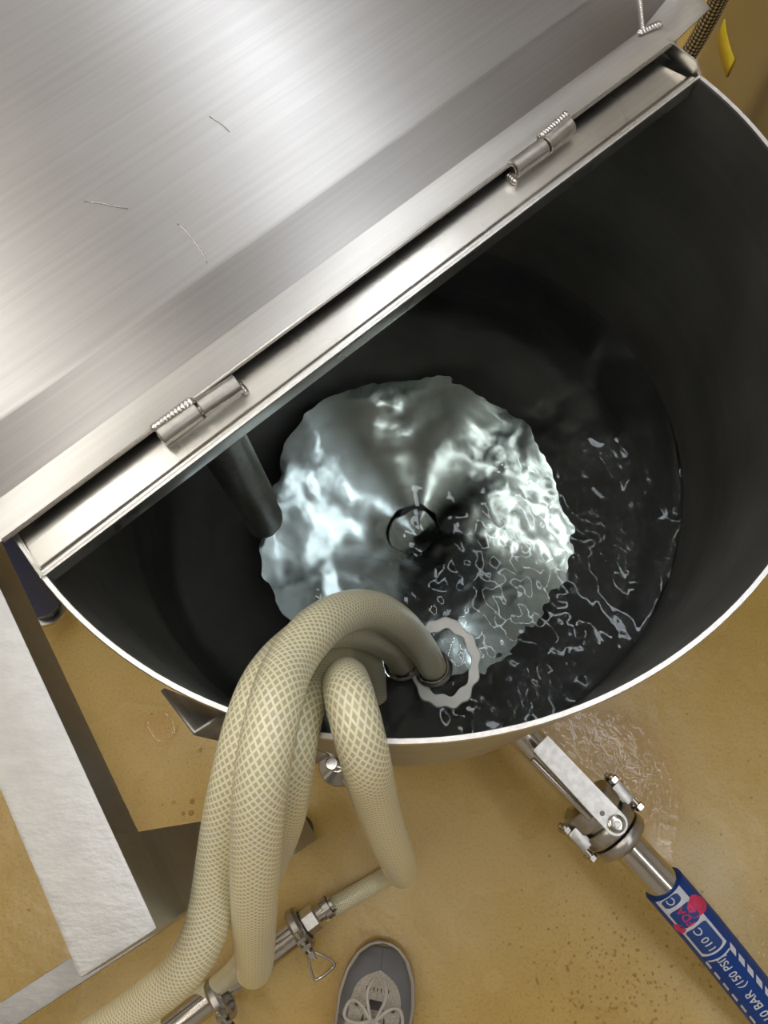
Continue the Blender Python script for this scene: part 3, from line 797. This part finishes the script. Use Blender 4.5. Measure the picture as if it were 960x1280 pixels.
# ------------------------------------------------------------------ pipe assembly on the floor, lower centre
pa_, pb_ = at(250,1258,0.035), at(372,1163,0.035); fx = (pb_-pa_).normalized()
pipe = thing('floor_pipe', 'dark steel pipe lying on the floor under the cream hoses', 'pipe', (pa_.x,pa_.y,0))
bm = bmesh.new(); lathe(bm, [(0.019,-0.05),(0.019,(pb_-pa_).length-0.004),(0.024,(pb_-pa_).length-0.002),(0.024,(pb_-pa_).length+0.002)], pa_, fx, 36); obj('tube', bm, M_pol, pipe)
bm = bmesh.new(); lathe(bm, [(0.0200,0.075),(0.0206,0.077),(0.0206,0.105),(0.0200,0.107)], pa_, fx, 36); obj('black_sleeve', bm, M_rub, pipe)
dwn = (at(392,1200,0.05)-at(376,1160,0.05))
clamp(None, pb_+fx*0.004, fx, 0.021, Z+dwn.normalized()*0.5, 'small steel pipe clamp with triangular wing nut beside the hex fitting', svd=dwn)
hx = thing('hose_fitting', 'steel hex fitting joining the rightmost cream hose to the pipe clamp', 'fitting', tuple(pb_))
def W(s): return pb_+fx*s
bm = bmesh.new(); lathe(bm, [(0.013,0.012),(0.018,0.014),(0.018,0.032),(0.013,0.034)], pb_, fx, 6); obj('hex_nut', bm, M_edge, hx, False)
bm = bmesh.new(); lathe(bm, [(0.011,0.034),(0.011,0.041),(0.013,0.041),(0.013,0.044),(0.011,0.044),(0.011,0.060)], pb_, fx, 28); obj('barb', bm, M_pol, hx)
bm = bmesh.new(); lathe(bm, [(0.0150,0.046),(0.0158,0.046),(0.0158,0.055),(0.0150,0.055),(0.0150,0.046)], pb_, fx, 32, cap=False); hc = obj('hose_clip', bm, M_pol, hx)
bm = bmesh.new(); cyl(bm, W(0.050)-Z*0+side*0.014-Z*0.004, W(0.050)+side*0.020+Z*0.004, 0.0035, 12); obj('clip_screw', bm, M_pol, hc)
# second clamp further left
pc = at(276,1248,0.05)
clamp(None, pc, fx, 0.022, Z+(at(300,1262,0.05)-at(276,1248,0.05)).normalized()*0.8, 'larger steel pipe clamp under the bends of the cream hoses', svd=dwn)

# ------------------------------------------------------------------ blue hose with steel foot at the far left
b2 = thing('blue_hose', 'blue hose end with a steel coupling between the frame and tank at the left', 'hose', tuple(at(62,760,0)))
pth = smooth_path(spline([at(-60,560,0.55), at(-25,620,0.48), at(8,672,0.36), at(32,718,0.22), at(50,748,0.10)], 0.005), 10)
tube('hose_body', pth, 0.030, M_blue, b2, 32)
d2 = (pth[-1]-pth[-3]).normalized()
bm = bmesh.new(); lathe(bm, [(0.024,-0.002),(0.024,0.022),(0.018,0.024),(0.018,0.032),(0.034,0.034),(0.034,0.046),(0.026,0.050)], pth[-1], d2, 36); obj('coupling', bm, M_pol, b2)['label'] = 'polished steel coupling'

# ------------------------------------------------------------------ neighbouring vessel and braided line at the top right
zy = 0.55; lim = at(884,42,zy); rc = 0.24
dirv = Vector((lim.x, lim.y, 0)).normalized(); rgt = Vector((dirv.y,-dirv.x,0))
ccen = Vector((lim.x,lim.y,0)) + rgt*rc
vs = thing('steel_column', 'tall round steel vessel behind the tank at the top right', 'vessel', tuple(ccen))
bm = bmesh.new(); lathe(bm, [(rc-0.01,0.0),(rc,0.01),(rc,1.9),(rc-0.02,1.93)], ccen, Z, 96); obj('body', bm, M_strip, vs)
bm = bmesh.new(); al = math.atan2(-rgt.y, -rgt.x); vr = []
print('COL', ccen, (ccen-TC).length-rc-R)
SG = 1 if (Vector((math.cos(al+0.3),math.sin(al+0.3),0))).dot(dirv) < 0 else -1
def proj(p):
    q = p-Vector((0,0,CH)); c = Vector((q.x*Wx.x+q.y*Wy.x+q.z*Wz.x, q.x*Wx.y+q.y*Wy.y+q.z*Wz.y, q.x*Wx.z+q.y*Wy.z+q.z*Wz.z))
    return 480+F*c.x/-c.z, 640-F*c.y/-c.z
def ringp(a, z): return ccen+Vector((math.cos(al+SG*a),math.sin(al+SG*a),0))*(rc+0.0012)+Z*z
best = min(((abs(complex(*proj(ringp(a/50,z/100)))-complex(893,40))+abs(complex(*proj(ringp((a+b)/50,z/100)))-complex(915,82)), a/50, b/50, z/100) for z in range(30,120) for a in range(-10,70,2) for b in range(4,50,2)))
print('BAND', best)
for i in range(25):
    vr.append([bm.verts.new(ringp(best[1]+best[2]*i/24, best[3]+dz)) for dz in (-0.011,0.011)])
for a, b in zip(vr, vr[1:]): bm.faces.new((a[0],b[0],b[1],a[1]))
yt = obj('yellow_band', bm, M_yel, vs); yt['label'] = 'yellow tape band'
sm = yt.modifiers.new('s','SOLIDIFY'); sm.thickness = 0.0012; sm.offset = 1
# braided stainless line
def braid_mat():
    m, nt, p = mat('metal_braid'); L = nt.links
    uv = N(nt,'ShaderNodeUVMap'); mp = N(nt,'ShaderNodeMapping'); mp.inputs['Scale'].default_value = (7,110,1); L.new(uv.outputs[0], mp.inputs[0])
    sx = N(nt,'ShaderNodeSeparateXYZ'); L.new(mp.outputs[0], sx.inputs[0])
    a = N(nt,'ShaderNodeMath', operation='ADD'); b = N(nt,'ShaderNodeMath', operation='SUBTRACT')
    for q in (a,b): L.new(sx.outputs[0], q.inputs[0]); L.new(sx.outputs[1], q.inputs[1])
    sa = N(nt,'ShaderNodeMath', operation='SINE'); sb_ = N(nt,'ShaderNodeMath', operation='SINE')
    k1_ = N(nt,'ShaderNodeMath', operation='MULTIPLY', i_1=2*PI); k2_ = N(nt,'ShaderNodeMath', operation='MULTIPLY', i_1=2*PI)
    L.new(a.outputs[0],k1_.inputs[0]); L.new(b.outputs[0],k2_.inputs[0]); L.new(k1_.outputs[0],sa.inputs[0]); L.new(k2_.outputs[0],sb_.inputs[0])
    mu = N(nt,'ShaderNodeMath', operation='MULTIPLY'); L.new(sa.outputs[0],mu.inputs[0]); L.new(sb_.outputs[0],mu.inputs[1])
    r = ramp(nt, mu.outputs[0], [(0.0,(0.10,0.09,0.08)),(0.30,(0.95,0.93,0.90))]); L.new(r.outputs[0], p.inputs['Base Color'])
    p.inputs['Metallic'].default_value = 1; p.inputs['Roughness'].default_value = 0.3
    bp = N(nt,'ShaderNodeBump', i_Strength=0.8, i_Distance=0.001); L.new(mu.outputs[0], bp.inputs['Height']); L.new(bp.outputs[0], p.inputs['Normal'])
    return m
M_braid = braid_mat()
lp0 = at(853,84,0.66)
o = tube('braided_steel_line', smooth_path(spline([ccen+(-rgt*0.85-dirv*0.53)*(rc+0.002)+Z*0.93, at(925,-60,0.80), at(905,-15,0.755), at(889,17,0.725), at(872,50,0.692), lp0, Vector((lp0.x*0.99,lp0.y*0.995,0.52)), Vector((lp0.x+0.01,lp0.y,0.3)), Vector((lp0.x+0.02,lp0.y+0.02,0.1)), Vector((lp0.x+0.0,lp0.y+0.10,0.012))],0.005),6), 0.0085, M_braid, None, 24)
tag(o, 'woven metal hose hanging between the lid corner and steel vessel', 'hose')

# ------------------------------------------------------------------ shoe
def shoe():
    toe = at(480,1184,0.05); heel = at(452,1372,0.05); toe.z = heel.z = 0
    f = (toe-heel).normalized(); Ls = 0.295; heel = toe-f*Ls; sd = Vector((f.y,-f.x,0))       # sd: to the right of the shoe
    t = thing('sneaker', 'grey and beige running shoe with red sole edge on the tan floor', 'shoe', tuple(heel))
    def P(s, a, z): return heel + f*s + sd*a + Z*z
    # half widths and heights along the length
    st = [(0.0,0.020,0.075),(0.012,0.032,0.088),(0.05,0.037,0.092),(0.10,0.038,0.082),(0.15,0.043,0.078),(0.19,0.0475,0.070),(0.225,0.0485,0.060),(0.255,0.043,0.050),(0.278,0.031,0.042),(0.290,0.017,0.034),(0.295,0.004,0.027)]
    def interp(s):
        for a, b in zip(st, st[1:]):
            if s <= b[0]:
                k = (s-a[0])/(b[0]-a[0]); k = max(0,k); return a[1]+(b[1]-a[1])*k, a[2]+(b[2]-a[2])*k
        return st[-1][1:]
    ss = [0.295*(1-math.cos(PI*i/44))/2 for i in range(45)]
    def sole(z0, z1, gw, m, name, lab=None, sh=0.0):
        bm = bmesh.new(); rows = []
        for s in ss:
            w_, h_ = interp(s); w_ = w_+gw
            rows.append([bm.verts.new(P(s*(1+gw*1.5), a*w_+sh, z)) for a, z in ((-0.96,z0),(-1.0,(z0+z1)/2),(-0.97,z1),(0.97,z1),(1.0,(z0+z1)/2),(0.96,z0))])
        for a, b in zip(rows, rows[1:]):
            for k in range(6): bm.faces.new((a[k], a[(k+1)%6], b[(k+1)%6], b[k]))
        bm.faces.new(rows[0]); bm.faces.new(rows[-1])
        o = obj(name, bm, m, t)
        if lab: o['label'] = lab
    sole(0.0, 0.014, 0.0022, M_red, 'outsole', 'orange-red outsole', -0.0035); sole(0.012, 0.028, 0.0055, M_mid, 'midsole', 'pale grey midsole')
    def up_pt(s, a, lift=0.0):
        w_, h_ = interp(s); z = 0.026+(h_-0.026)*max(0,math.cos(a))**0.75 if abs(a) < PI/2 else 0.026
        return P(s, (w_+lift)*math.sin(a)*(1-0.03), z+lift*max(0,math.cos(a)))
    def skin(s0, s1, a0, a1, m, name, lift, ns=24, na=20, fn=None):
        bm = bmesh.new(); rows = []
        for i in range(ns+1):
            s = s0+(s1-s0)*i/ns; lo, hi = (a0,a1) if fn is None else fn(i/ns)
            rows.append([bm.verts.new(up_pt(s, lo+(hi-lo)*j/na, lift)) for j in range(na+1)])
        for a, b in zip(rows, rows[1:]):
            for k in range(na): bm.faces.new((a[k], a[k+1], b[k+1], b[k]))
        bmesh.ops.remove_doubles(bm, verts=bm.verts, dist=1e-5)
        o = obj(name, bm, m, t, sharp=None); q = o.modifiers.new('s','SOLIDIFY'); q.thickness = 0.0024; q.offset = 0; return o
    skin(0.10, 0.2949, -PI/2, PI/2, M_mesh, 'upper', 0.0, 40, 36)
    skin(0.0, 0.10, 0.42, PI/2, M_mesh, 'heel_side', 0.0, 20, 12); skin(0.0, 0.10, -PI/2, -0.42, M_mesh, 'heel_side', 0.0, 20, 12)
    # dark grey toe cap: horseshoe round the front, thin at the very tip
    skin(0.205, 0.2925, 0, 0, M_ov, 'toe_overlay', 0.0012, 30, 20, lambda k: (0.80*(1-(k/0.70)**5) if k < 0.70 else 0.0, 1.42))
    skin(0.205, 0.2925, 0, 0, M_ov, 'toe_overlay', 0.0012, 30, 20, lambda k: (-1.42, -0.80*(1-(k/0.70)**5) if k < 0.70 else 0.0))
    skin(0.12, 0.205, 0, 0, M_ov, 'side_overlay', 0.0012, 14, 8, lambda k: (1.15-0.3*k, 1.42)); skin(0.12, 0.205, 0, 0, M_ov, 'side_overlay', 0.0012, 14, 8, lambda k: (-1.42, -1.15+0.3*k))
    # tongue and throat
    skin(0.085, 0.232, 0, 0, M_dk, 'throat', 0.0010, 14, 10, lambda k: (-0.42*(1-k**6*0.6), 0.42*(1-k**6*0.6)))
    skin(0.075, 0.222, -0.26, 0.26, M_mesh, 'tongue', 0.0035, 14, 8)
    # laces
    rr = 0.0022
    for i in range(6):
        s = 0.222-0.021*i; w1 = 0.46
        for sgn_ in (1,-1):
            pts = [up_pt(s, -w1*sgn_, 0.003), up_pt(s-0.005, -0.2*sgn_, 0.0075), up_pt(s-0.012, 0.1*sgn_, 0.0085+0.001*sgn_), up_pt(s-0.021, w1*sgn_, 0.003)]
            tube('lace', smooth_path(spline(pts, 0.003),2), rr, M_lace, t, 10)
    for sg in (-1,1):                                # bow loops
        b = up_pt(0.212, 0.05*sg, 0.012)
        pts = [b, b+sd*0.016*sg+f*0.018+Z*0.006, b+sd*0.030*sg+f*0.020+Z*0.001, b+sd*0.036*sg-f*0.002-Z*0.004, b+sd*0.018*sg-f*0.006, b]
        tube('lace_loop', smooth_path(spline(pts, 0.003),4), rr, M_lace, t, 10)
        pts = [b, b+sd*0.010*sg+f*0.03+Z*0.001, b+sd*0.004*sg+f*0.048-Z*0.006]
        tube('lace_end', smooth_path(spline(pts, 0.003),3), rr, M_lace, t, 10)
    # eyelets
    for sg in (-1,1):
        for i in range(5):
            q = up_pt(0.224-0.021*i, 0.52*sg, 0.0018); bm = bmesh.new(); lathe(bm, [(0.0012,0),(0.0028,0),(0.0026,0.0012),(0.0012,0.0012)], q, Z+sd*0.4*sg, 12); obj('eyelet', bm, M_dk, t)
    bm = bmesh.new()
    for i in range(7):
        a = -0.34+0.68*i/6; q = up_pt(0.243, a, 0.001); cyl(bm, q-f*0.002, q+f*0.003+Z*0.0003, 0.0008, 8)
    obj('vent_row', bm, M_dk, t)
    # padded collar and lining, heel counter
    pts = []
    for i in range(33):
        a = 2*PI*i/32; pts.append(P(0.058+0.045*math.cos(a), 0.028*math.sin(a), 0.086+0.004*math.cos(a+PI)))
    tube('collar', pts, 0.0065, M_ov, t, 14)
    bm = bmesh.new(); rows = []
    for k in range(4):
        rows.append([bm.verts.new(P(0.058+0.043*math.cos(2*PI*i/32)*(1-k*0.03), 0.027*math.sin(2*PI*i/32)*(1-k*0.03), 0.086-k*0.018)) for i in range(32)])
    for a, b in zip(rows, rows[1:]):
        for i in range(32): bm.faces.new((a[i], a[(i+1)%32], b[(i+1)%32], b[i]))
    bm.faces.new(rows[-1]); obj('lining', bm, M_dk, t)
def mesh_fabric(name, col):
    m, nt, p = mat(name); L = nt.links; tc = N(nt,'ShaderNodeTexCoord')
    v = N(nt,'ShaderNodeTexVoronoi', i_Scale=650.0); L.new(tc.outputs['Object'], v.inputs[0])
    r = ramp(nt, v.outputs['Distance'], [(0.2,col),(0.75,tuple(c*0.6 for c in col))]); L.new(r.outputs[0], p.inputs['Base Color'])
    p.inputs['Roughness'].default_value = 0.8; b = N(nt,'ShaderNodeBump', i_Strength=0.4, i_Distance=0.0005, invert=True); L.new(v.outputs['Distance'], b.inputs['Height']); L.new(b.outputs[0], p.inputs['Normal'])
    return m
M_mesh = mesh_fabric('shoe_mesh', (0.66,0.60,0.51)); M_ov = plain('shoe_overlay', (0.19,0.19,0.205), 0.55); M_dk = plain('shoe_dark', (0.10,0.09,0.085), 0.8)
M_red = plain('shoe_red_rubber', (0.50,0.07,0.035), 0.5); M_mid = plain('shoe_midsole', (0.50,0.46,0.39), 0.5); M_lace = plain('shoe_lace', (0.60,0.56,0.50), 0.7, scale=400)
shoe()

r0, r1 = at(428,972,0.008), at(462,1008,0.008)
tag(tube('steel_rod', [r0, (r0+r1)/2, r1], 0.006, M_edge, None, 16), 'short pale steel rod on the floor beside the round foot', 'rod')
# ------------------------------------------------------------------ water on the floor
def pool(pix, name, label, m=M_film, sub=3, h=0.0012, jit=0.004):
    P0 = [at(x,y,0.0) for x,y in pix]; c = sum(P0, Vector())/len(P0); n = len(P0)*6; out = []
    for i in range(n):
        k = i/6; a = int(k)%len(P0); f = k-int(k); p0,p1,p2,p3 = P0[a-1],P0[a],P0[(a+1)%len(P0)],P0[(a+2)%len(P0)]
        q = 0.5*((2*p1)+(-p0+p2)*f+(2*p0-5*p1+4*p2-p3)*f*f+(-p0+3*p1-3*p2+p3)*f**3)
        q = q+Vector((noise.noise(q*40), noise.noise(q*40+Vector((9,9,9))),0))*jit; out.append(q)
    bm = bmesh.new(); rings = []
    for s, z in ((1.0,0.0002),(0.985,h*0.7),(0.95,h),(0.6,h),(0.25,h)):
        rings.append([bm.verts.new(Vector((c.x+(q.x-c.x)*s, c.y+(q.y-c.y)*s, z))) for q in out])
    for a, b in zip(rings, rings[1:]):
        for i in range(n): bm.faces.new((a[i], a[(i+1)%n], b[(i+1)%n], b[i]))
    bm.faces.new(rings[-1]); return tag(obj(name, bm, m, sharp=None), label, 'puddle')
pool([(640,900),(720,885),(800,900),(850,960),(850,1030),(835,1100),(790,1060),(760,1000),(690,975)], 'puddle', 'rippled wet patch on the tan floor beside the valve')
pool([(180,900),(205,888),(222,905),(215,925),(195,928)], 'puddle', 'small amber puddle on the floor left of the cream hoses', jit=0.002)
pool([(238,935),(252,930),(250,945),(238,948)], 'puddle', 'tiny wet spot near the bent leg under the rim', jit=0.001)
def drops():
    bm = bmesh.new(); rnd = random.Random(3)
    spots = []
    for _ in range(260):
        x = rnd.gauss(790,75); y = rnd.gauss(1215,50); spots.append((x,y,rnd.uniform(0.0010,0.0026)))
    for _ in range(60): spots.append((rnd.uniform(700,960), rnd.uniform(880,1280), rnd.uniform(0.001,0.0022)))
    for x,y,r in ((217,1003),(240,1000),(238,1015),(228,1018),(232,924),(247,905)) and [(217,1003,.003),(240,1002,.004),(239,1016,.0045),(229,1017,.003),(250,938,.004)]: spots.append((x,y,r))
    for x,y,r in spots:
        if x > 1000 or y > 1320: continue
        c = at(x,y,0.0); lathe(bm, [(r,0.0001),(r*0.85,r*0.35),(r*0.45,r*0.6),(r*0.05,r*0.68)], c, Z, 10)
    return bm
tag(obj('water_drops', drops(), M_drop), 'scattered tiny water drops on the tan floor around the blue hose', 'water drops', kind='stuff')
